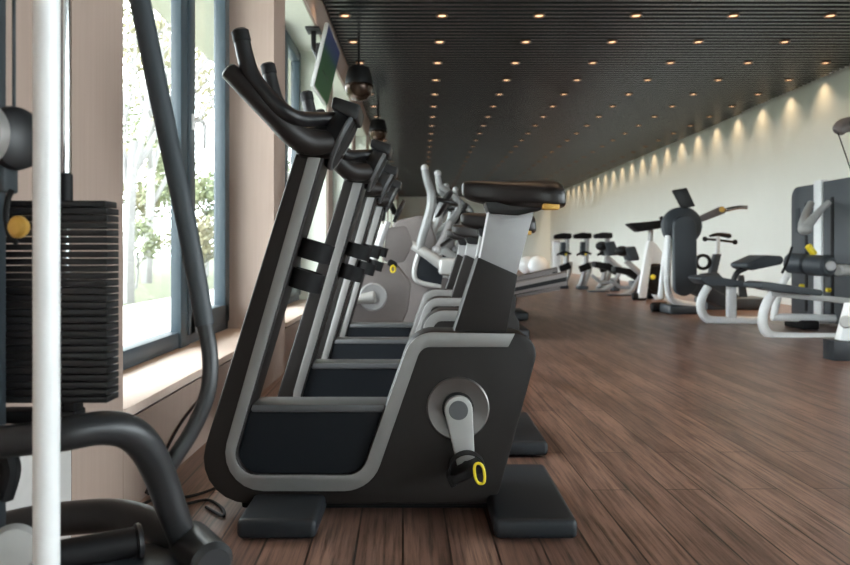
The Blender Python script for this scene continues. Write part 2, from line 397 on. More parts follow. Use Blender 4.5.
# ------------------------------------------------------------------ ceiling lamps
COLX = [-0.70 + 0.9055 * k for k in range(7)]
def downlight():
    t = thing('downlight', (0, 0, ZC), 'small recessed warm ceiling downlight in the dark slats', 'ceiling light', 'downlights in rows in the slatted ceiling')
    MB().lathe([(0.056, 0.0), (0.056, 0.014), (0.036, 0.014), (0.048, 0.0)], (0, 0, ZC - 0.014), (0, 0, 1), 16, True).build('trim_ring', M_bronze, t)
    MB().lathe([(0.001, 0.0), (0.037, 0.0), (0.037, 0.004), (0.001, 0.004)], (0, 0, ZC - 0.005), (0, 0, 1), 16).build('lens', M_lens, t)
    return t
dl = downlight(); first = True
rows = ['first', 'second', 'third', 'fourth', 'fifth', 'sixth', 'seventh', 'eighth', 'ninth', 'tenth', 'eleventh', 'twelfth', 'thirteenth', 'fourteenth', 'fifteenth',
        'sixteenth', 'seventeenth', 'eighteenth', 'nineteenth', 'twentieth', 'twenty-first', 'twenty-second', 'twenty-third', 'twenty-fourth', 'twenty-fifth', 'twenty-sixth']
colname = ['the column above the window side', 'the second column from the windows', 'the third column from the windows', 'the middle column of seven',
           'the third column from the pale wall', 'the second column from the pale wall', 'the column beside the pale wall']
for k in range(26):
    for c, x in enumerate(COLX):
        y = 7.23 + 0.9055 * k
        px = VX + x * F / y
        if px > 860: continue
        o = dl if first else copy_tree(dl); first = False
        o.location = (x, y, ZC)
        o['label'] = 'warm ceiling downlight, %s row from the camera in %s' % (rows[k], colname[c])
for k in range(-5, 0):  # unseen spots without fittings, added to warm the nearby surfaces
    for c in range(0, 5):
        ld = bpy.data.lights.new('added_fill_spot', 'SPOT'); ld.energy = 8; ld.color = (1.0, 0.66, 0.38); ld.spot_size = math.radians(100); ld.spot_blend = 0.6; ld.shadow_soft_size = 0.04
        lo = bpy.data.objects.new('added_fill_spot', ld); C.objects.link(lo); lo.location = (COLX[c], 7.23 + 0.9055 * k, ZC - 0.02)
ws = None
for k in range(-2, 24):
    y = 10.16 + 0.922 * k
    if ws is None:
        ws = thing('wall_washer', (XR - 0.13, y, ZC + 0.10), 'x', 'ceiling light', 'wall washer spots along the pale wall')
        MB().lathe([(0.028, 0.046), (0.030, 0.058), (0.022, 0.058), (0.022, 0.046)], (XR - 0.13, y, ZC + 0.10 - 0.04), (0, 0, 1), 12, True).build('lamp_housing', M_bk, ws)
        ld = bpy.data.lights.new('spot', 'SPOT'); ld.energy = 36; ld.color = (1.0, 0.70, 0.42); ld.spot_size = math.radians(112); ld.spot_blend = 1.0; ld.shadow_soft_size = 0.012
        ld.use_nodes = True; lt = ld.node_tree; em = lt.nodes['Emission']; fo = lt.nodes.new('ShaderNodeLightFalloff'); fo.inputs[0].default_value = 1.0
        lt.links.new(fo.outputs['Linear'], em.inputs['Strength'])
        lo = bpy.data.objects.new('spot', ld); C.objects.link(lo); lo.parent = ws; lo.location = (0, 0, 0.0)
        o = ws
    else:
        o = copy_tree(ws); o.location = (XR - 0.13, y, ZC + 0.10)
    o['label'] = 'wall washer spot against the pale wall, %s of its line from the camera' % rows[k + 2]

# ------------------------------------------------------------------ upright bikes
BD, BN, BF = 2.345, 2.275, 2.415     # centre line, near face, far face
def my(v): return Vector((v.x, 2 * BD - v.y, v.z))     # mirror across the bike's own centre plane
def make_bike():
    t = thing('exercise_bike', (0, BD, 0), 'black upright exercise bike with silver frame band, nearest the camera of its row', 'exercise bike', 'upright exercise bikes along the windows')
    # shell
    MB().prism(px_poly([(297, 148), (187, 504, 45), (496, 504, 20), (543, 333, 22), (412, 331, 30), (361, 475, 22), (230, 475, 22), (327, 148)], BN), BN, BF, bev=0.006, seg=3).build('frame_shroud', M_body, t)
    band = px_poly([(310, 150), (213, 491, 38), (371, 491, 38), (421, 347, 13), (508, 347), (515, 333.5), (412.5, 332, 29), (361.5, 475, 21), (228.5, 475, 21), (323, 150)], BN)
    b = MB(); b.prism(band, BN - 0.004, BN + 0.01, bev=0.003); b.prism(band, BF - 0.01, BF + 0.004, bev=0.003)
    b.build('frame_band', M_frame, t)
    MB().prism(px_poly([(250, 408), (384, 408), (359, 478, 18), (231, 478, 18)], BN), BN + 0.018, BF - 0.018).build('step_panel', M_navy, t)
    MB().prism(px_poly([(252, 405), (386, 405), (383, 413, 3), (249, 413, 3)], BN), BN + 0.008, BF - 0.008, bev=0.005).build('step_tread', M_rim, t)
    MB().box(X(245, BD), X(500, BD), BD - 0.05, BD + 0.05, 0.012, 0.06, 0.008).build('base_beam', M_bk2, t)
    # feet
    for x0, x1 in ((-0.490, -0.277), (0.198, 0.421)):
        f = MB(); f.box(x0, x1, 2.062, 2.612, 0.006, 0.060, 0.016, 4).build('foot', M_rubber, t)
    # crank discs, arms and pedals on both sides
    cx, cz = X(458, BN), Z(408, BN)
    for s in (-1, 1):
        y0 = BN if s < 0 else BF
        d = MB().lathe([(0.092, -0.002), (0.092, 0.006), (0.088, 0.009), (0.060, 0.003), (0.047, 0.001), (0.046, -0.002)], (cx, y0, cz), (0, s, 0), 48, True).build('crank_disc', M_disc, t)
        MB().cyl((cx, y0 - s * 0.002, cz), (cx, y0 + s * 0.004, cz), 0.047, 32).build('disc_hub', M_bk, d)
        dx, dz = (0.022, -0.158) if s < 0 else (-0.022, 0.158)
        L = math.hypot(dx, dz); ex, ez = dx / L, dz / L; nx, nz = -ez, ex
        poly = []
        for k in range(13):
            a = PI / 2 + PI * k / 12; r = 0.041
            poly.append((cx + (ex * math.cos(a) + nx * math.sin(a)) * r, cz + (ez * math.cos(a) + nz * math.sin(a)) * r))
        for k in range(13):
            a = -PI / 2 + PI * k / 12; r = 0.026
            poly.append((cx + dx + (ex * math.cos(a) + nx * math.sin(a)) * r, cz + dz + (ez * math.cos(a) + nz * math.sin(a)) * r))
        ar = MB().prism(poly, y0 + s * 0.012, y0 + s * 0.034, bev=0.004, seg=3).build('crank_arm', M_lightmetal, t)
        MB().cyl((cx, y0 + s * 0.030, cz), (cx, y0 + s * 0.036, cz), 0.028, 32).build('crank_cap', M_rim, ar)
        pc = Vector((cx + dx, 0, cz + dz)); R = Matrix.Rotation(0.42 * -1, 4, 'Y')
        ya, yb = y0 + s * 0.040, y0 + s * 0.135
        Mp = Matrix.Translation(pc) @ R
        p = MB(); p.box(-0.052, 0.052, min(ya, yb), max(ya, yb), -0.013, 0.013, 0.008, 3, Mp); p.cyl(pc + Vector((0, y0 + s * 0.03, 0)), pc + Vector((0, yb, 0)), 0.012)
        p.box(-0.060, -0.040, min(ya, yb) + 0.005, max(ya, yb) - 0.005, -0.018, 0.016, 0.006, 2, Mp)
        pd = p.build('pedal', M_bk2, t)
        sp = MB(); ym = (ya + yb) / 2 + s * 0.008
        def band_pt(a, r=1.0): return Mp @ Vector((0.052 * math.cos(a) * r, 0, 0.050 * math.sin(a) * r + 0.004))
        rings = []
        for k in range(15):
            a = -0.1 + (PI + 0.2) * k / 14
            q0, q1 = band_pt(a), band_pt(a, 0.93)
            rings.append([Vector((q0.x, ym - 0.022, q0.z)), Vector((q0.x, ym + 0.022, q0.z)), Vector((q1.x, ym + 0.022, q1.z)), Vector((q1.x, ym - 0.022, q1.z))])
        sp.rings(rings)
        st = sp.build('pedal_strap', M_bk2, pd)
        if s < 0:
            yc = yb - 0.006; rc = []
            for k in range(24):
                a = 2 * PI * k / 24
                rc.append(Vector((X(479.5, yc) + 0.0135 * math.copysign(abs(math.cos(a)) ** 0.75, math.cos(a)) - 0.004 * math.sin(a), yc, Z(473.5, yc) + 0.028 * math.copysign(abs(math.sin(a)) ** 0.85, math.sin(a)))))
            yb_ = MB().tube(rc, 0.0042, 8, 1, closed=True).build('strap_buckle', M_yel, pd); yb_['label'] = 'yellow loop'
    # seat support
    MB().prism(px_poly([(478, 257, 2), (518, 275, 2), (506, 336), (452.5, 336)], BD - 0.05), BD - 0.05, BD + 0.05, bev=0.005).build('seat_tube', M_body, t)
    MB().prism(px_poly([(489.5, 208), (534, 212), (514, 284), (478, 268)], BD - 0.035), BD - 0.035, BD + 0.035, bev=0.004).build('seat_post', M_silv, t)
    secs = [(461.5, 185.5, 193, 0.016), (463, 181.5, 197.5, 0.028), (471, 180.5, 201, 0.036), (484, 181, 204.5, 0.044), (500, 181.5, 207, 0.058), (516, 181.5, 208, 0.080),
            (530, 180.5, 208, 0.104), (543, 180, 208.5, 0.118), (553, 180.5, 209, 0.118), (558.5, 183.5, 209, 0.110), (561, 190, 208, 0.094)]
    rings = []
    for px, zt, zb, hw in secs:
        x = X(px, BD); zc = (Z(zt, BD) + Z(zb, BD)) / 2; hh = (Z(zt, BD) - Z(zb, BD)) / 2; r = []
        for k in range(24):
            a = 2 * PI * k / 24; c, s_ = math.cos(a), math.sin(a)
            cy = math.copysign(abs(c) ** 0.55, c) * hw; sz = math.copysign(abs(s_) ** 0.6, s_) * hh
            droop = -0.018 * (abs(cy) / 0.118) ** 2
            r.append(Vector((x, BD + cy, zc + sz + (droop if s_ > -0.3 else droop * 0.4))))
        rings.append(r)
    seat = MB().rings(rings).build('seat', M_leather, t, ang=60)
    md = seat.modifiers.new('soft', 'SUBSURF'); md.levels = 1; md.render_levels = 2
    MB().prism(px_poly([(484, 203), (540, 203), (539, 211, 3), (516, 216, 4), (488, 214, 4)], BD), BD - 0.05, BD + 0.05, bev=0.003).build('seat_clamp', M_bk, t)
    lv = MB().box(X(542, 2.25), X(559, 2.25), 2.235, 2.262, Z(210, 2.25), Z(203.5, 2.25), 0.005).build('seat_lever', M_gold, t); lv['label'] = 'amber lever'
    # handlebars (near and far pair)
    near_u = [W(240.5, 33, 2.15), W(245, 55, 2.15), W(252, 77, 2.15), W(268, 97, 2.15), W(288, 114, 2.16), W(302, 119, 2.20), W(325, 119, 2.28), W(350, 119, 2.32)]
    near_l = [W(229, 71, 2.15), W(252, 93.5, 2.155), W(276, 117, 2.18), W(293, 134, 2.21), W(308, 142, 2.25), W(334, 142, 2.29)]
    for fn in (lambda v: v, my):
        hb = MB().tube([fn(v) for v in near_u], [0.023, 0.0235, 0.025, 0.0235, 0.022, 0.022, 0.021, 0.020], 16).build('handlebar', M_bk, t)
        g = MB(); g.tube([fn(near_u[0] + Vector((-0.0015, 0, 0.004))), fn(near_u[0].lerp(near_u[1], 0.4))], 0.0248, 16, 1, dome=True).build('grip_cap', M_bk2, hb)
        MB().tube([fn(v) for v in near_l], [0.027, 0.031, 0.035, 0.038, 0.040, 0.040], 16, up=(0, 1, 0), flat=0.95).build('arm_rest', M_body, t)
    MB().prism(px_poly([(286, 127, 8), (334, 126, 6), (341, 142, 8), (333, 159, 8), (298, 157, 8)], BD - 0.07), BD - 0.085, BD + 0.085, bev=0.014, seg=3).build('handlebar_head', M_bk, t)
    # console: domed shell, light rim on the seat side, reading tray on top
    ctr = W(341.5, 138, BD); ax = Vector((0.89, 0, -0.45)).normalized()
    con = MB().lathe([(0.001, -0.058), (0.06, -0.054), (0.088, -0.034), (0.098, -0.008), (0.101, 0.012), (0.094, 0.016), (0.001, 0.018)], ctr, ax, 40).build('console', M_bk2, t)
    MB().lathe([(0.1005, 0.004), (0.104, 0.009), (0.102, 0.016), (0.095, 0.019), (0.094, 0.015)], ctr, ax, 40, True).build('console_rim', M_rim, con)
    MB().prism(px_poly([(333, 96, 3), (361, 105, 3), (357, 121, 3), (331, 108, 3)], BD - 0.08), BD - 0.085, BD + 0.085, bev=0.006).build('reading_tray', M_bk, t)
    MB().tube([W(352, 118, BD), W(345, 130, BD)], 0.02, 12, 1).build('console_bracket', M_bk2, t)
    # bottle straps
    ta = (W(318, 157, BD) - W(269, 320, BD)).normalized()
    for px, py in ((315.5, 251), (306, 280)):
        c = W(px, py, BD)
        MB().lathe([(0.053, -0.029), (0.053, 0.029), (0.048, 0.029), (0.048, -0.029)], c, (ta + Vector((0.0, 0, 0))).normalized(), 28, True).build('bottle_strap', M_bk2, t)
    return t
bike = make_bike()
for k, lab in ((1, 'black upright exercise bike with silver band, second from the camera'), (2, 'black upright exercise bike with silver band, third from the camera'), (3, 'black upright exercise bike with silver band, fourth, before the recumbent bike')):
    c = copy_tree(bike); c.location = (0.06, BD + 0.84 * k, 0); c['label'] = lab
    for ch in c.children:                                   # their saddles are set lower
        if ch.name.split('.')[0] in ('seat', 'seat_post', 'seat_clamp', 'seat_lever'): ch.location += Vector((-0.02, 0, -0.055 if k == 1 else -0.075))

# ------------------------------------------------------------------ recumbent bike and cross trainers further down the row
def make_recumbent():
    D = 5.62
    t = thing('recumbent_bike', (X(385, D), D, 0), 'grey brown recumbent bike with round crank disc behind the upright bikes', 'exercise bike')
    MB().prism(px_poly([(350, 275, 10), (372, 262, 12), (396, 264, 10), (411, 283, 14), (408, 310, 6), (402, 325, 3), (345, 325, 3)], D - 0.11), D - 0.11, D + 0.11, bev=0.02, seg=3).build('shroud', M_grey, t)
    d = MB().lathe([(0.10, -0.01), (0.10, 0.012), (0.09, 0.018), (0.055, 0.006), (0.001, 0.006)], W(373, 297, D - 0.11), (0, -1, 0), 32).build('crank_disc', M_silv, t)
    MB().tube([W(374, 297, D - 0.14), W(354, 300, D - 0.14)], [0.045, 0.03], 12, 1).build('crank_arm', M_lightmetal, t)
    MB().box(X(345, D), X(356, D), D - 0.24, D - 0.15, Z(303, D), Z(297, D), 0.01).build('pedal', M_bk2, t)
    MB().tube([W(366, 262, D), W(374, 258, D), W(385, 225, D)], 0.03, 10).tube([W(374, 262, D - 0.05), W(388, 222, D - 0.05)], 0.022, 10, 1).build('column', M_silv, t)
    MB().tube([W(382, 220, D - 0.2), W(384, 209, D - 0.2), W(390, 204, D - 0.1), W(394, 212, D), W(390, 204, D + 0.1), W(384, 209, D + 0.2)], 0.022, 10).build('handlebar', M_bk, t)
    MB().lathe([(0.001, -0.02), (0.09, -0.01), (0.09, 0.012), (0.001, 0.02)], W(399, 211, D), (0.9, 0, -0.4), 24).build('console', M_bk, t)
    MB().prism(px_poly([(387, 228, 5), (407, 226, 5), (413, 244, 6), (404, 262, 6), (383, 262, 4)], D), D - 0.06, D + 0.10, bev=0.012).build('upper_cover', M_grey, t)
    r = MB().prism(px_poly([(389, 258, 3), (398, 263, 3), (396, 269, 2), (387, 265, 2)], D - 0.14), D - 0.16, D - 0.13, bev=0.004).build('pedal_strap', M_bk2, t)
    y_ = MB().tube([W(393 + 2.2 * math.cos(a), 269 + 3.4 * math.sin(a), D - 0.18) for a in [2 * PI * k / 12 for k in range(12)]], 0.007, 6, 1, closed=True).build('strap_buckle', M_yel, t); y_['label'] = 'yellow loop'
    MB().box(X(350, D), X(470, D), D - 0.06, D + 0.06, 0.02, 0.10, 0.02).build('base_beam', M_frame, t)
    for x0, x1 in ((352, 372), (458, 478)): MB().box(X(x0, D), X(x1, D), D - 0.27, D + 0.27, 0.005, 0.07, 0.02).build('foot', M_rubber, t)
    MB().prism(px_poly([(440, 290, 3), (476, 286, 3), (478, 293, 3), (440, 297, 3)], D), D - 0.2, D + 0.2, bev=0.02).build('seat', M_leather, t)
    MB().prism(px_poly([(472, 288, 3), (480, 250, 4), (486, 251, 4), (480, 290, 3)], D), D - 0.2, D + 0.2, bev=0.02).build('backrest', M_leather, t)
    return t
make_recumbent()

def make_trainer():
    D = 7.0
    t = thing('cross_trainer', (X(430, D), D, 0), 'grey cross trainer with tall silver arms, nearest of three past the recumbent bike', 'cross trainer', 'cross trainers along the windows')
    def P(px, py, dy=0.0): return W(px, py, D) + Vector((0, dy, 0))
    MB().prism(px_poly([(392, 222, 10), (428, 214, 12), (436, 240, 8), (438, 285, 8), (436, 326, 4), (388, 326, 4)], D), D - 0.12, D + 0.14, bev=0.03, seg=3).build('shroud', M_grey, t)
    MB().prism(px_poly([(420, 254), (414, 279, 8), (440, 287, 4), (442, 276), (441, 258)], D), D - 0.20, D - 0.16, bev=0.006).build('side_panel', M_navy, t)
    MB().tube([P(421, 248, -0.2), P(416, 262, -0.2), P(414.5, 274, -0.2), P(419, 281, -0.2), P(440, 286, -0.2)], 0.022, 10).build('frame_band', M_lightmetal, t)
    MB().tube([P(410, 244, -0.22), P(424, 252, -0.24), P(441, 264, -0.24)], [0.035, 0.045, 0.05], 12).build('link_arm', M_lightmetal, t)
    MB().box(P(438, 0).x, P(470, 0).x, D - 0.32, D - 0.18, Z(274, D), Z(258, D), 0.03, 3).build('pedal_guard', M_lightmetal, t)
    for s, dpx in ((-1, 0), (1, 14)):
        dy = 0.24 * s
        MB().tube([P(424.5 + dpx, 172, dy), P(427 + dpx, 183, dy), P(431 + dpx * 1.9, 197, dy), P(430 + dpx * 2.0, 212, dy), P(423 + dpx, 235, dy), P(419 + dpx * 0.5, 250, dy)],
                  [0.030, 0.034, 0.04, 0.042, 0.04, 0.038] if s < 0 else [0.028, 0.026, 0.028, 0.03, 0.03, 0.03], 12).build('moving_arm', M_arm, t)
        gr = MB().ball(P(424.5 + dpx, 171, dy), 0.033).build('grip_end', M_silv, t)
    MB().tube([P(449, 222, -0.1), P(443, 236, -0.15), P(436, 249, -0.2)], 0.022, 10).build('push_rod', M_silv, t)
    MB().ball(P(436, 250, -0.2), 0.042).build('ball_joint', M_silv, t)
    MB().tube([P(459, 233, -0.1), P(440, 246, -0.2)], 0.014, 8, 1).build('brace', M_bk, t)
    MB().lathe([(0.001, -0.04), (0.10, -0.03), (0.15, 0.0), (0.13, 0.03), (0.001, 0.05)], P(443, 204), (0.85, 0, -0.5), 24).build('console', M_bk, t)
    MB().tube([P(436, 200, -0.16), P(452, 204, -0.14), P(456, 205, 0), P(452, 204, 0.14), P(436, 200, 0.16)], 0.02, 10).build('fixed_handlebar', M_bk, t)
    MB().tube([P(440, 210), P(430, 240)], 0.04, 10, 1).build('column', M_lightmetal, t)
    # ramps rising to the rear, pedals on top
    for dy, y0 in ((-0.17, 0), (0.20, 7)):
        r = MB().prism([(X(a, D), Z(b + y0, D)) for a, b in ((470, 291), (562, 271), (563, 284), (470, 300))], D + dy - 0.07, D + dy + 0.07, bev=0.012).build('pedal_rail', M_grey, t)
        MB().prism([(X(a, D), Z(b + y0, D)) for a, b in ((472, 294.5), (561.5, 276), (561.5, 280), (472, 298))], D + dy - 0.078, D + dy + 0.078).build('rail_track', M_bk2, r)
    MB().box(X(395, D), X(510, D), D - 0.07, D + 0.07, 0.04, 0.12, 0.02).build('base_beam', M_frame, t)
    MB().prism([(X(a, D), Z(b, D)) for a, b in ((500, 292), (516, 290), (512, 330), (498, 330))], D - 0.06, D + 0.06, bev=0.01).build('rear_support', M_body, t)
    for x0, x1 in ((395, 418), (497, 525)): MB().box(X(x0, D), X(x1, D), D - 0.33, D + 0.33, 0.006, 0.10, 0.025, 3).build('foot', M_rubber, t)
    return t
tr1 = make_trainer()
for k, lab in ((1, 'grey cross trainer with tall silver arms, middle one of three'), (2, 'grey cross trainer with tall silver arms, furthest of three')):
    c = copy_tree(tr1); c.location = tr1.location + Vector((0.03 if k == 1 else 0.25, 0.93 * k, 0)); c['label'] = lab

# ------------------------------------------------------------------ hanging television and round speakers
def make_tv():
    y0, y1 = 6.3, 7.2; bx, bz, tx, tz = -0.862, H + 1.34, -0.74, H + 1.853
    t = thing('television', (-0.85, 6.7, ZC), 'flat television showing a green football pitch, hung high by the windows', 'television')
    n = Vector((tz - bz, 0, -(tx - bx))).normalized() * 0.032
    def q(f, u): return Vector((bx + (tx - bx) * u, 0, bz + (tz - bz) * u)) + f
    poly = [q(n * 0, 0), q(n * 0, 1), q(-n, 1), q(-n, 0)]
    cs = MB().prism([(p.x, p.z) for p in poly], y0, y1, bev=0.004).build('casing', M_lightmetal, t)
    p2 = [q(n * 0.05, 0.03), q(n * 0.05, 0.97), q(-n * 0.1, 0.97), q(-n * 0.1, 0.03)]
    sc = MB().prism([(p.x, p.z) for p in p2], y0 + 0.015, y1 - 0.015).build('screen', M_screen, t)
    md = q(-n, 0.55)
    b = MB(); b.box(md.x - 0.05, md.x + 0.01, 6.5, 6.9, md.z - 0.12, md.z + 0.12, 0.01)
    b.tube([(md.x - 0.03, 6.6, md.z), (md.x - 0.08, 6.6, md.z + 0.1), (md.x - 0.08, 6.6, ZH - 0.013)], 0.022, 10, 1)
    b.box(md.x - 0.14, md.x - 0.02, 6.5, 6.7, ZH - 0.03, ZH - 0.013, 0.003)
    b.build('ceiling_mount', M_bk, t)
make_tv()
def make_speaker(x, y, lab, r=0.15):
    zt = ZC
    t = thing('hanging_speaker', (x, y, zt), lab, 'speaker', 'round speakers hung from the ceiling')
    zc = Z(86, 8.0) if y < 9 else Z(132, 11.5)
    MB().lathe([(0.001, r * 1.3), (r * 0.72, r * 1.25), (r * 0.92, r * 0.55), (r * 0.95, r * 0.1), (r * 0.9, 0.0), (r * 0.4, 0.0)], (x, y, zc), (0, 0, 1), 28).build('housing', M_bk2, t)
    MB().lathe([(r * 0.92, 0.02), (r, 0.0), (r * 1.0, -r * 0.15), (r * 0.86, -r * 0.6), (r * 0.5, -r * 0.95), (0.001, -r * 1.05)], (x, y, zc), (0, 0, 1), 28).build('dome', mat('bronze_dome', (0.05, 0.03, 0.02), 0.2, 0.6), t)
    MB().cyl((x, y, zc + r * 1.2), (x, y, zt), 0.014, 12).build('stem', M_bk2, t)
make_speaker(X(359, 8.0), 8.0, 'round dark bronze speaker hung under the ceiling just past the television')
make_speaker(X(378, 11.5), 11.5, 'smaller looking round dark speaker further along, above the second bike handles', 0.14)

# ------------------------------------------------------------------ weight machine in the left foreground
def make_weight_machine():
    t = thing('weight_machine', (-0.55, 1.25, 0), 'dark cable weight machine with plate stack and white post at the left edge', 'weight machine')
    MB().tube([(X(46.5, 1.05), 1.05, 0.0), (X(46.5, 1.05), 1.05, 2.3)], 0.0170, 24, 1, dome=False).build('upright_post', M_wht, t)
    for k in range(28):
        y0 = 200.5 + 7.28 * k; Dn = 1.25
        zt, zb = Z(y0, Dn), Z(y0 + 6.1, Dn)
        p = MB(); xr = X(107 if k else 105, Dn)
        p.box(-0.745, xr, Dn, Dn + 0.05, zb, zt, 0.0012)
        p.build('weight_plate', M_bk, t)
    MB().box(X(60, 1.25), X(72, 1.25), 1.26, 1.295, Z(418, 1.25), Z(402, 1.25), 0.003).box(X(-40, 1.25), X(74, 1.25), 1.255, 1.297, Z(425, 1.25), Z(412, 1.25), 0.004).build('stack_base', M_bk2, t)
    for px in (65, -28): MB().cyl((X(px, 1.31), 1.31, Z(420, 1.31)), (X(px, 1.31), 1.31, 2.3), 0.0085, 16).build('guide_rod', M_chrome, t)
    MB().cyl((X(65, 1.31), 1.31, Z(205, 1.31)), (X(65, 1.31), 1.31, Z(173, 1.31)), 0.0125, 16).build('rod_collar', M_bk2, t)
    MB().box(X(-32, 1.2), X(-7, 1.2), 1.2, 1.24, 0.0, 2.3, 0.003).build('rear_column', M_pipe, t)
    c = W(6, 139, 1.12)
    pl = MB().lathe([(0.001, -0.045), (0.036, -0.04), (0.044, -0.022), (0.040, -0.010), (0.040, 0.008), (0.046, 0.016), (0.044, 0.026), (0.030, 0.033), (0.001, 0.034)], c, (0.93, -0.36, 0), 32).build('pulley', M_bk, t)
    MB().lathe([(0.001, 0.008), (0.040, 0.006), (0.045, -0.004), (0.042, -0.008)], c + Vector((-0.010, -0.044, 0)), (-0.3, -0.95, 0), 28).build('pulley_cover', M_lightmetal, pl)
    MB().tube([W(14, 108, 1.12), (W(14, 0, 1.12).x, 1.12, 2.3)], 0.0028, 8, 1).build('cable', M_pipe, t)
    MB().box(X(1, 1.12), X(12, 1.12), 1.10, 1.14, Z(193, 1.12), Z(166, 1.12), 0.004).build('pulley_bracket', M_pipe, t)
    MB().tube([W(12, 190, 1.1), W(8, 200, 1.1), W(6, 218, 1.1), W(10, 236, 1.1), W(17, 243, 1.1)], 0.0042, 8).build('snap_hook', M_bk2, t)
    k = MB().lathe([(0.001, -0.008), (0.012, -0.006), (0.0155, 0.0), (0.0155, 0.006), (0.011, 0.011), (0.001, 0.012)], W(20, 227, 1.08), (-0.3, -1, 0), 20).build('pin_knob', M_gold, t); k['label'] = 'amber knob'
    # bent tubes
    MB().tube([W(-40, 446, 1.15), W(0, 442, 1.15), W(60, 435, 1.16), W(100, 428, 1.19), W(128, 432, 1.22), W(147, 449, 1.25), W(161, 478, 1.28), W(173, 512, 1.30), W(184, 541, 1.32)],
              [0.024, 0.024, 0.025, 0.026, 0.027, 0.027, 0.026, 0.025, 0.024], 18).build('arch_tube', M_tube, t)
    MB().tube([W(-40, 540, 1.45), W(20, 525, 1.45), W(70, 518, 1.45), W(115, 516, 1.44), W(150, 524, 1.40), W(178, 540, 1.36), W(205, 556, 1.32)],
              [0.030, 0.031, 0.031, 0.031, 0.030, 0.029, 0.027], 18, up=(0, 0, 1)).build('lower_tube', M_tube, t)
    cp = MB().cyl(W(188, 540, 1.34), W(214, 566, 1.24), 0.036, 24).build('tube_cap', M_tube, t)
    rl = MB().cyl(W(30, 561, 1.22), W(138, 541, 1.30), 0.024, 24).build('foam_roller', M_bk2, t)
    MB().cyl(W(136, 541.5, 1.30), W(142, 540, 1.305), 0.029, 24).build('roller_flange', M_tube, rl)
    MB().box(X(85, 1.3), X(195, 1.3), 1.22, 1.36, Z(566, 1.3), Z(556, 1.3), 0.004).build('foot_board', M_slate2, t)
    MB().lathe([(0.001, -0.012), (0.030, -0.010), (0.036, 0.0), (0.030, 0.012), (0.001, 0.014)], W(13, 549, 1.12), (0.45, -0.9, 0.1), 28).build('end_disc', M_lightmetal, t)
    MB().tube([W(-6, 470, 1.2), W(4, 452, 1.2), W(11, 470, 1.2), W(4, 497, 1.2)], 0.015, 10).build('side_pulley', M_bk2, t)
    # lever: long foam-covered pipe
    MB().tube([W(128, -60, 1.38), W(140, 0, 1.38), W(164, 118, 1.37), W(189, 236, 1.35), W(205, 325, 1.34)], [0.0185, 0.0185, 0.018, 0.0172, 0.0165], 16).build('lever_sleeve', M_pipe, t)
    MB().tube([W(203, 316, 1.34), W(210, 355, 1.33), W(208, 392, 1.32), W(194, 427, 1.31), W(176, 456, 1.295), W(169, 467, 1.29)], 0.0138, 16).build('lever_pipe', M_tube, t)
    MB().cyl((X(20, 1.02), 0.55, 0.02), (X(20, 1.02) , 1.7, 0.02), 0.03).cyl((W(214, 566, 1.24).x, 1.24, 0), (W(214, 566, 1.24).x, 1.24, 0.26), 0.025).build('floor_rail', M_tube, t)
make_weight_machine()

# cables on the floor by the wall
def cable(pts, lab, r=0.0045):
    p = MB().tube([floor_pt(a, b, z) for a, b, z in pts], r, 8, 6)
    o = p.build('power_cable', M_bk2, at=floor_pt(pts[0][0], pts[0][1])); tag(o, lab, 'cable', 'black cables beside the left wall')
cable([(140, 505, .005), (160, 498, .005), (185, 497, .006), (205, 492, .005), (220, 486, .006), (232, 483, .005)], 'black cable running straight along the floor to the first bike')
cable([(176, 507, .006), (190, 503, .006), (208, 500, .006), (222, 508, .006), (224, 516, .006), (216, 513, .006), (206, 507, .006)], 'black looped cable end lying by the first bike front foot')
cable([(140, 514, .005), (150, 511, .006), (162, 511, .006), (170, 515, .006), (163, 521, .006), (148, 521, .006)], 'coiled black cable half behind the curved machine tube')
w3 = MB().tube([(XL + 0.012, 2.42, 0.02), (XL + 0.008, 2.62, 0.10), (XL + 0.008, 2.80, 0.16), (XL + 0.008, 3.05, 0.20)], 0.005, 8).tube([(XL + 0.012, 2.44, 0.01), (XL + 0.008, 2.70, 0.06), (XL + 0.008, 3.05, 0.11)], 0.005, 8)
tag(w3.build('power_cable', M_bk2, at=(XL + 0.012, 2.42, 0.0)), 'pair of black wires climbing the wood panel below the sill', 'cable', 'black cables beside the left wall')

# ------------------------------------------------------------------ machines along the pale wall
def bar(pts, D, r, dy=0.0, n=12, sub=5): return MB().tube([W(a, b, D) + Vector((0, dy, 0)) for a, b in pts], r, n, sub)

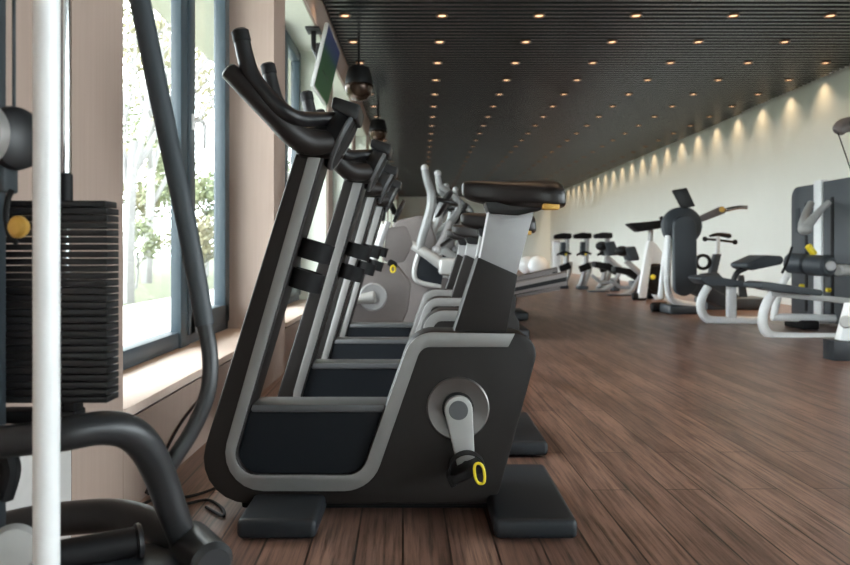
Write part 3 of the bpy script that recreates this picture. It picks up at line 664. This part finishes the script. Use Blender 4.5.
def make_row_machine():
    XF = 4.12
    t = thing('leg_curl_machine', (XF, 7.9, 0), 'dark slate stack machine with white stripe and foam rollers at the right edge', 'weight machine')
    def ypx(px): return XF * F / (px - VX)
    zt = 1.475
    a = ypx(791); b = ypx(815); c = ypx(823); d = 7.15
    MB().prism(rounded([(a, 0.05), (a, zt, 0.13), (b, zt), (b, 0.05)]), XF, XF + 0.35, axis='x', bev=0.012).build('stack_cover', M_slate2, t)
    MB().prism([(c, 0.05), (c, zt + 0.01), (d, zt + 0.01), (d, 0.05)], XF, XF + 0.35, axis='x', bev=0.012).build('stack_cover', M_slate2, t)
    MB().box(XF - 0.02, XF + 0.30, c + 0.002, b - 0.002, 0.03, zt + 0.03, 0.01).build('column', M_wht, t)
    for px, t0, t1 in ((806.5, 203, 311), (832.5, 197, 316)):
        yy = ypx(px); MB().box(XF - 0.006, XF + 0.01, yy - 0.028, yy + 0.028, Z(t1, yy), Z(t0, yy), 0.003).build('slot', M_bk2, t)
    for px, py in ((804, 286), (831, 290)):
        yy = ypx(px); k = MB().cyl((XF - 0.05, yy, Z(py, yy)), (XF, yy, Z(py, yy)), 0.022, 14).build('selector_pin', M_yel, t); k['label'] = 'yellow pin'
    MB().box(XF - 0.008, XF + 0.01, ypx(800) - 0.0, ypx(796), Z(232, 8.2), Z(207, 8.2), 0.002).build('instruction_plate', M_slate, t)
    D = 7.6
    MB().tube([W(829, 202, D), W(818, 213, D), W(807, 226, D)], [0.03, 0.036, 0.05], 12).tube([W(811, 203, D + .2), W(806, 214, D + .12), W(803, 226, D + .03)], [0.032, 0.038, 0.05], 12).ball(W(805, 229, D), 0.07, 0.05, 0.06).build('lever', M_lightmetal, t)
    D = 7.15
    for a, b in (((789, 263, 7.55), (808, 264, 7.35)), ((809, 265, 7.32), (830, 266, 7.08))):
        r = MB().cyl(W(*a), W(*b), 0.098, 28, 0.02).build('foam_roller', M_slate, t)
    e = W(830, 266, 7.08); q = W(831.3, 266, 7.05)
    MB().cyl(e, q, 0.048, 20).build('roller_end', M_silv, t)
    MB().tube([W(808, 246, 7.3), W(814, 254, 7.3)], 0.032, 10, 1).build('adjuster_knob', M_yel, t)
    MB().tube([W(782, 273, 7.2), W(787, 262, 7.2), W(792, 247, 7.2)], 0.012, 8).build('hand_lever', M_bk2, t)
    MB().tube([W(838, 270, 7.25), W(870, 270, 7.6)], 0.055, 12, 1).build('roller_arm', M_wht, t)
    # seat unit in front
    D = 7.0
    MB().prism(px_poly([(752, 283, 2), (758, 281, 2), (812, 289, 3), (812, 295, 3), (770, 291, 3), (752, 287, 2)], D), D - 0.20, D + 0.20, bev=0.02, seg=3).build('seat_pad', M_slate, t)
    MB().prism([(X(p, D), Z(q, D)) for p, q in ((770, 290), (858, 299), (858, 305), (770, 296))], D - 0.05, D + 0.05, bev=0.008).build('seat_rail', M_lightmetal, t)
    bar([(775, 291), (768, 301), (763.5, 313), (763, 326), (770, 335), (785, 337), (815, 337.5), (850, 338)], D, 0.043).build('front_leg', M_wht, t)
    bar([(788, 274), (782, 284), (777, 300), (774, 314)], 7.7, 0.036).build('rear_leg', M_wht, t)
    bar([(772, 317), (850, 319)], 7.7, 0.04, 0, 12, 1).build('cross_rail', M_wht, t)
    MB().cyl(W(790, 336, D), (X(790, D), D, 0), 0.04).build('rubber_foot', M_bk2, t)
    MB().box(X(793, 7.8), X(810, 7.8), 7.6, 8.0, 0.0, 0.09, 0.02).build('rubber_foot', M_bk2, t)
make_row_machine()

def make_cable_machine():
    t = thing('cable_machine', (3.35, 5.6, 0), 'white framed cable machine cut off by the right edge, its grip arm above', 'weight machine')
    D = 5.45
    MB().prism([(X(a, D), Z(b, D)) for a, b in ((834, 341), (880, 343), (880, 366), (834, 361))], D, D + 0.16, bev=0.012).build('foot_plate', M_rubber, t)
    MB().prism([(X(a, D + .1), Z(b, D + .1)) for a, b in ((848, 303), (900, 303), (900, 345), (838, 341))], D + 0.08, D + 0.16, bev=0.01).build('gusset', M_wht, t)
    MB().cyl(W(846, 322, D + .08), W(846, 322, D + .04), 0.045, 20).build('knob', M_lightmetal, t)
    MB().box(X(880, D), X(900, D), D + 0.06, D + 0.2, 0.05, 2.3, 0.015).build('column', M_wht, t)
    D = 6.3
    MB().tube([W(838, 131, D), W(843, 126, D), W(852, 124, D)], [0.052, 0.06, 0.062], 14).build('swivel_pulley', M_grey, t)
    MB().tube([W(850, 124, D), W(885, 118, 5.7), W(892, 150, 5.6)], 0.03, 10).build('arm', M_bk, t)
    MB().tube([W(838, 133, D), W(857, 188, 5.9), W(884, 262, 5.6)], 0.005, 6, 1).build('cable', M_bk2, t)
make_cable_machine()

def make_bench():
    D = 8.3
    t = thing('padded_bench', (X(722, D), D, 0), 'white framed bench with dark seat and raised back pad beside the slate machine', 'bench')
    MB().prism(px_poly([(692, 277, 2), (705, 275, 3), (748, 283, 3), (748, 287.5, 2), (700, 284, 2)], D), D - 0.2, D + 0.2, bev=0.02).build('seat_pad', M_slate, t)
    bar([(708, 287), (702, 298), (701, 309), (706, 318), (718, 320.5), (762, 321)], D, 0.046).build('front_leg', M_wht, t)
    MB().box(X(727, D), X(735.5, D), D - 0.04, D + 0.04, Z(318, D), Z(284, D), 0.008).build('post', M_wht, t)
    MB().prism(px_poly([(734, 265, 3), (757, 255, 3), (776, 256, 4), (773, 264, 3), (744, 270, 4)], D), D - 0.22, D + 0.22, bev=0.02, seg=3).build('back_pad', M_slate, t)
    bar([(746, 268), (738, 272), (734, 279), (733, 286)], D, 0.03).build('pad_arm', M_tube, t)
    for a, b in ((732, 321), (712, 319)): MB().cyl(W(a, b, D), (X(a, D), D, 0), 0.035).build('rubber_foot', M_bk2, t)
make_bench()

def make_trunk_machine():
    D = 9.5
    t = thing('standing_trainer', (X(684, D), D, 0), 'tall machine with long rounded black pad, tilted screen and grey side arm', 'exercise machine')
    MB().lathe([(0.001, -0.05), (0.19, -0.05), (0.235, -0.02), (0.235, 0.10), (0.19, 0.14), (0.001, 0.14)], W(682.5, 226, D), (0, 1, 0), 36).build('hub_cover', M_slate, t)
    MB().prism(px_poly([(672, 217, 10), (695, 215, 11), (696, 290, 8), (683, 297, 8), (673, 292, 8)], D - .1), D - 0.16, D - 0.06, bev=0.02, seg=3).build('front_pad', M_slate, t)
    MB().prism(px_poly([(671, 190.5, 1), (685.5, 188, 1), (694, 206.5, 1), (681, 209, 1)], D), D - 0.05, D + 0.0, bev=0.006).build('screen', M_bk, t)
    MB().tube([W(685, 205, D), W(684, 215, D)], 0.035, 10, 1).build('screen_stem', M_bk, t)
    a = MB().prism(px_poly([(699, 217, 2), (724, 205.5, 3), (729, 212, 3), (700, 223, 2)], D), D + 0.02, D + 0.12, bev=0.012).build('side_arm', M_grey, t)
    MB().cyl(W(722, 209.5, D + .02), W(722, 209.5, D - .02), 0.035, 16).build('pivot', M_gold, a)
    bar([(726, 210), (738, 207.5), (747, 207.5)], D, [0.026, 0.024, 0.024]).build('arm_handle', M_chrome, t)
    bar([(668.5, 236), (667.5, 270), (668, 289), (674, 301), (698, 306)], D, 0.042).build('frame_tube', M_wht, t)
    bar([(668, 240), (664, 270), (661, 298)], D + .4, 0.045).build('rear_leg', M_wht, t)
    MB().box(X(668, D), X(698, D), D - 0.05, D + 0.35, 0.0, 0.115, 0.03, 3).build('base', M_slate2, t)
    MB().cyl((X(651, D + .4), D + .4, 0.06), (X(668, D + .4), D + .4, 0.06), 0.06).build('foot_roller', M_bk2, t)
    MB().prism(px_poly([(690, 276, 3), (728, 298, 3), (724, 309, 3), (690, 292, 3)], D + .2), D + 0.1, D + 0.4, bev=0.02).build('step_arm', M_slate, t)
make_trunk_machine()

def make_wall_bike():
    D = 10.4
    t = thing('indoor_cycle', (X(718, D), D, 0), 'slim dark indoor cycle with black saddle close to the pale wall', 'exercise bike')
    MB().tube([W(710, 236, D), W(718, 234.5, D), W(729, 236, D)], [0.03, 0.05, 0.07], 12, flat=0.5, up=(0, 1, 0)).build('saddle', M_bk2, t)
    bar([(705, 239), (717, 240), (735, 242)], D, 0.017).build('handlebar', M_bk, t)
    for a, b in ((705, 239), (735, 242)): MB().ball(W(a, b, D), 0.035).build('grip', M_bk2, t)
    bar([(718, 236), (717, 256)], D, 0.03, 0, 10, 1).build('seat_post', M_wht, t)
    MB().prism(px_poly([(714, 254), (720, 254), (715, 276), (708, 276)], D), D - 0.06, D + 0.06, bev=0.01).build('seat_tube', M_slate, t)
    MB().prism(px_poly([(700, 274, 3), (716, 272, 3), (738, 296, 3), (728, 303, 3), (700, 290, 3)], D), D - 0.08, D + 0.08, bev=0.02).build('body', M_slate, t)
    MB().lathe([(0.07, -0.02), (0.11, -0.02), (0.11, 0.02), (0.07, 0.02)], W(703, 262, D), (0, 1, 0), 24, True).build('flywheel', M_bk2, t)
    MB().box(X(700, D), X(762, D), D - 0.25, D + 0.25, 0.0, 0.16, 0.03).build('base', M_slate2, t)
    MB().prism(px_poly([(738, 275), (743, 275), (748, 303), (740, 303)], D), D - 0.03, D + 0.03, bev=0.006).build('front_post', M_slate, t)
make_wall_bike()

def make_white_bike():
    D = 12.2
    t = thing('spin_bike', (X(648, D), D, 0), 'white spin bike with flat black handlebars left of the tall padded machine', 'exercise bike')
    MB().prism([(X(a, D), Z(b, D)) for a, b in ((647, 241), (653, 241), (645.5, 298), (637, 298))], D - 0.06, D + 0.06, bev=0.012).build('front_post', M_wht, t)
    MB().prism([(X(a, D), Z(b, D)) for a, b in ((650, 242), (655, 243), (671, 265), (650, 263))], D - 0.04, D + 0.04, bev=0.008).build('gusset', M_wht, t)
    bar([(650, 244), (651, 228)], D, 0.04, 0, 10, 1).build('stem', M_lightmetal, t)
    MB().prism(px_poly([(626, 223.5, 1), (645, 222, 1), (662, 220, 1), (662, 228, 2), (650, 230, 2), (637, 232, 1)], D), D - 0.16, D + 0.16, bev=0.015).build('handlebar', M_bk2, t)
    MB().tube([W(664, 226, D), W(661, 217, D)], 0.03, 8, 1).build('lever', M_bk2, t)
    MB().lathe([(0.001, -0.05), (0.22, -0.05), (0.25, 0), (0.22, 0.05), (0.001, 0.05)], W(656, 279, D + .15), (0.3, -1, 0), 28).build('flywheel', M_bk2, t)
    MB().ball(W(653, 277, D - .1), 0.04).build('brake_knob', M_yel, t)
    bar([(656, 290), (662, 300)], D, 0.05, 0.2, 10, 1).build('rear_leg', M_wht, t)
    for a, b, dd in ((632, 646, 0), (652, 668, .3)): MB().cyl((X(a, D), D + dd, 0.06), (X(b, D), D + dd, 0.06), 0.06).build('foot_roller', M_bk2, t)
make_white_bike()

def make_ab_bench(off, D, lab):
    t = thing('abdominal_bench', (X(612 + off[0], D), D, 0), lab, 'bench', 'tilted benches along the pale wall')
    q = lambda a, b: (a + off[0], b + off[1])
    MB().prism(px_poly([(*q(601, 243), 2), (*q(611, 241), 2), (*q(616, 255), 2), (*q(606, 256), 2)], D), D - 0.28, D + 0.1, bev=0.03).build('back_pad', M_slate, t)
    MB().ball(W(*q(602, 246), D - .1), 0.12, 0.16, 0.09).build('head_pad', M_bk2, t)
    bar([q(606, 256), q(614, 263), q(620, 268)], D, 0.05).build('pad_arm', M_lightmetal, t)
    bar([q(622, 268), q(616, 279), q(611, 286), q(602, 290), q(594, 292)], D, 0.042).build('front_leg', M_silv, t)
    MB().prism(px_poly([(*q(593, 261), 2), (*q(612, 264), 2), (*q(621, 272), 2), (*q(617, 276), 2), (*q(607, 270), 2), (*q(593, 267), 2)], D + .3), D + 0.15, D + 0.45, bev=0.02).build('seat_pad', M_bk2, t)
    bar([q(596, 276), q(606, 283), q(618, 283)], D, 0.035, 0.35).build('rear_leg', M_silv, t)
    p = W(*q(598, 292), D); MB().box(p.x - 0.18, p.x + 0.2, D - 0.1, D + 0.1, 0.0, max(0.03, p.z + 0.02), 0.01).box(X(616 + off[0], D), X(623 + off[0], D), D + 0.2, D + 0.5, 0, 0.25, 0.02).build('foot', M_slate2, t)
make_ab_bench((0, 0), 14.6, 'left of two tilted black benches by the pale wall')
make_ab_bench((20, 5), 13.4, 'right of two tilted black benches, beside the white spin bike')

def make_climber():
    D = 16.0
    t = thing('stair_climber', (X(566, D), D, 0), 'grey climber machine with black top bar, leftmost of the far group', 'exercise machine', 'climber machines at the far end of the pale wall')
    bar([(567, 239), (566, 262), (562, 280), (559, 286)], D, 0.05).build('post', M_silv, t)
    MB().prism(px_poly([(554, 235, 2), (562, 233, 2), (571, 233.5, 2), (571, 239, 2), (562, 239, 2), (554, 239, 2)], D), D - 0.10, D + 0.10, bev=0.02).build('top_bar', M_bk2, t)
    MB().prism(px_poly([(561, 242, 1), (565.5, 242, 1), (565, 256, 1), (560, 255, 1)], D), D - 0.05, D + 0.08, bev=0.01).build('body', M_slate, t)
    MB().tube([W(557, 255, D - .1), W(564, 252, D - .12), W(571, 254, D - .1)], 0.022, 8).build('hand_rail', M_bk2, t)
    MB().prism(px_poly([(558, 266, 1), (568, 262, 1), (571, 268, 1), (560, 272, 1)], D), D - 0.1, D - 0.02, bev=0.015).build('step_cover', M_bk2, t)
    MB().ball(W(566, 254, D - .08), 0.026).build('knob', M_yel, t)
    bar([(571, 262), (570, 272), (566, 282), (563, 288)], D, 0.042, 0.05).build('rear_leg', M_lightmetal, t)
    MB().box(X(557, D), X(568, D), D - 0.1, D + 0.12, 0.0, 0.07, 0.02).build('base', M_slate2, t)
    return t
cl = make_climber()
for k, lab in ((1, 'grey climber machine with black top bar, middle of the far group'), (2, 'grey climber machine with black top bar, right of the far group')):
    c = copy_tree(cl); c.location = cl.location + Vector((0.345 * k, -0.30 * k, 0)); c['label'] = lab
pn = MB().box(X(553, 17), X(561, 17), 17.0, 17.05, 0.3, Z(241, 17), 0.01).box(X(555, 17), X(559, 17), 16.9, 17.2, 0, 0.32, 0.01)
tag(pn.build('display_board', M_wht, at=(X(557, 17), 17, 0)), 'white standing board behind the far climber machines', 'board')
for i, (px, py, D, r) in enumerate(((538, 266, 24, 0.32), (527, 267, 26, 0.30))):
    b = MB().ball((X(px, D), D, r), r, n=24)
    tag(b.build('gym_ball', M_wht, at=(X(px, D), D, 0)), ['white gym ball near the end of the room', 'white gym ball furthest off beside the other ball'][i], 'gym ball', 'white gym balls at the far end')

# ------------------------------------------------------------------ light, camera, colour
w = bpy.data.worlds.new('overcast'); S.world = w; w.use_nodes = True
bg = w.node_tree.nodes['Background']
bg.inputs[0].default_value = (0.90, 0.95, 1.0, 1); bg.inputs[1].default_value = 12.5

cam = bpy.data.cameras.new('camera'); co = bpy.data.objects.new('camera', cam); C.objects.link(co)
co.location = (0, 0, H); co.rotation_euler = (PI / 2, 0, 0)
cam.sensor_width = 36; cam.lens = F / 850 * 36
cam.shift_x = (425 - VX) / 850; cam.shift_y = -(282.5 - VY) / 850
cam.dof.use_dof = True; cam.dof.focus_distance = 2.2; cam.dof.aperture_fstop = 5.0
cam.clip_start = 0.05; cam.clip_end = 300
S.camera = co
S.view_settings.view_transform = 'Standard'; S.view_settings.look = 'None'; S.view_settings.gamma = 1
S.view_settings.use_curve_mapping = False
S.view_settings.exposure = 0.0
S.cycles.use_denoising = True
S.cycles.max_bounces = 8
S.cycles.sample_clamp_indirect = 6
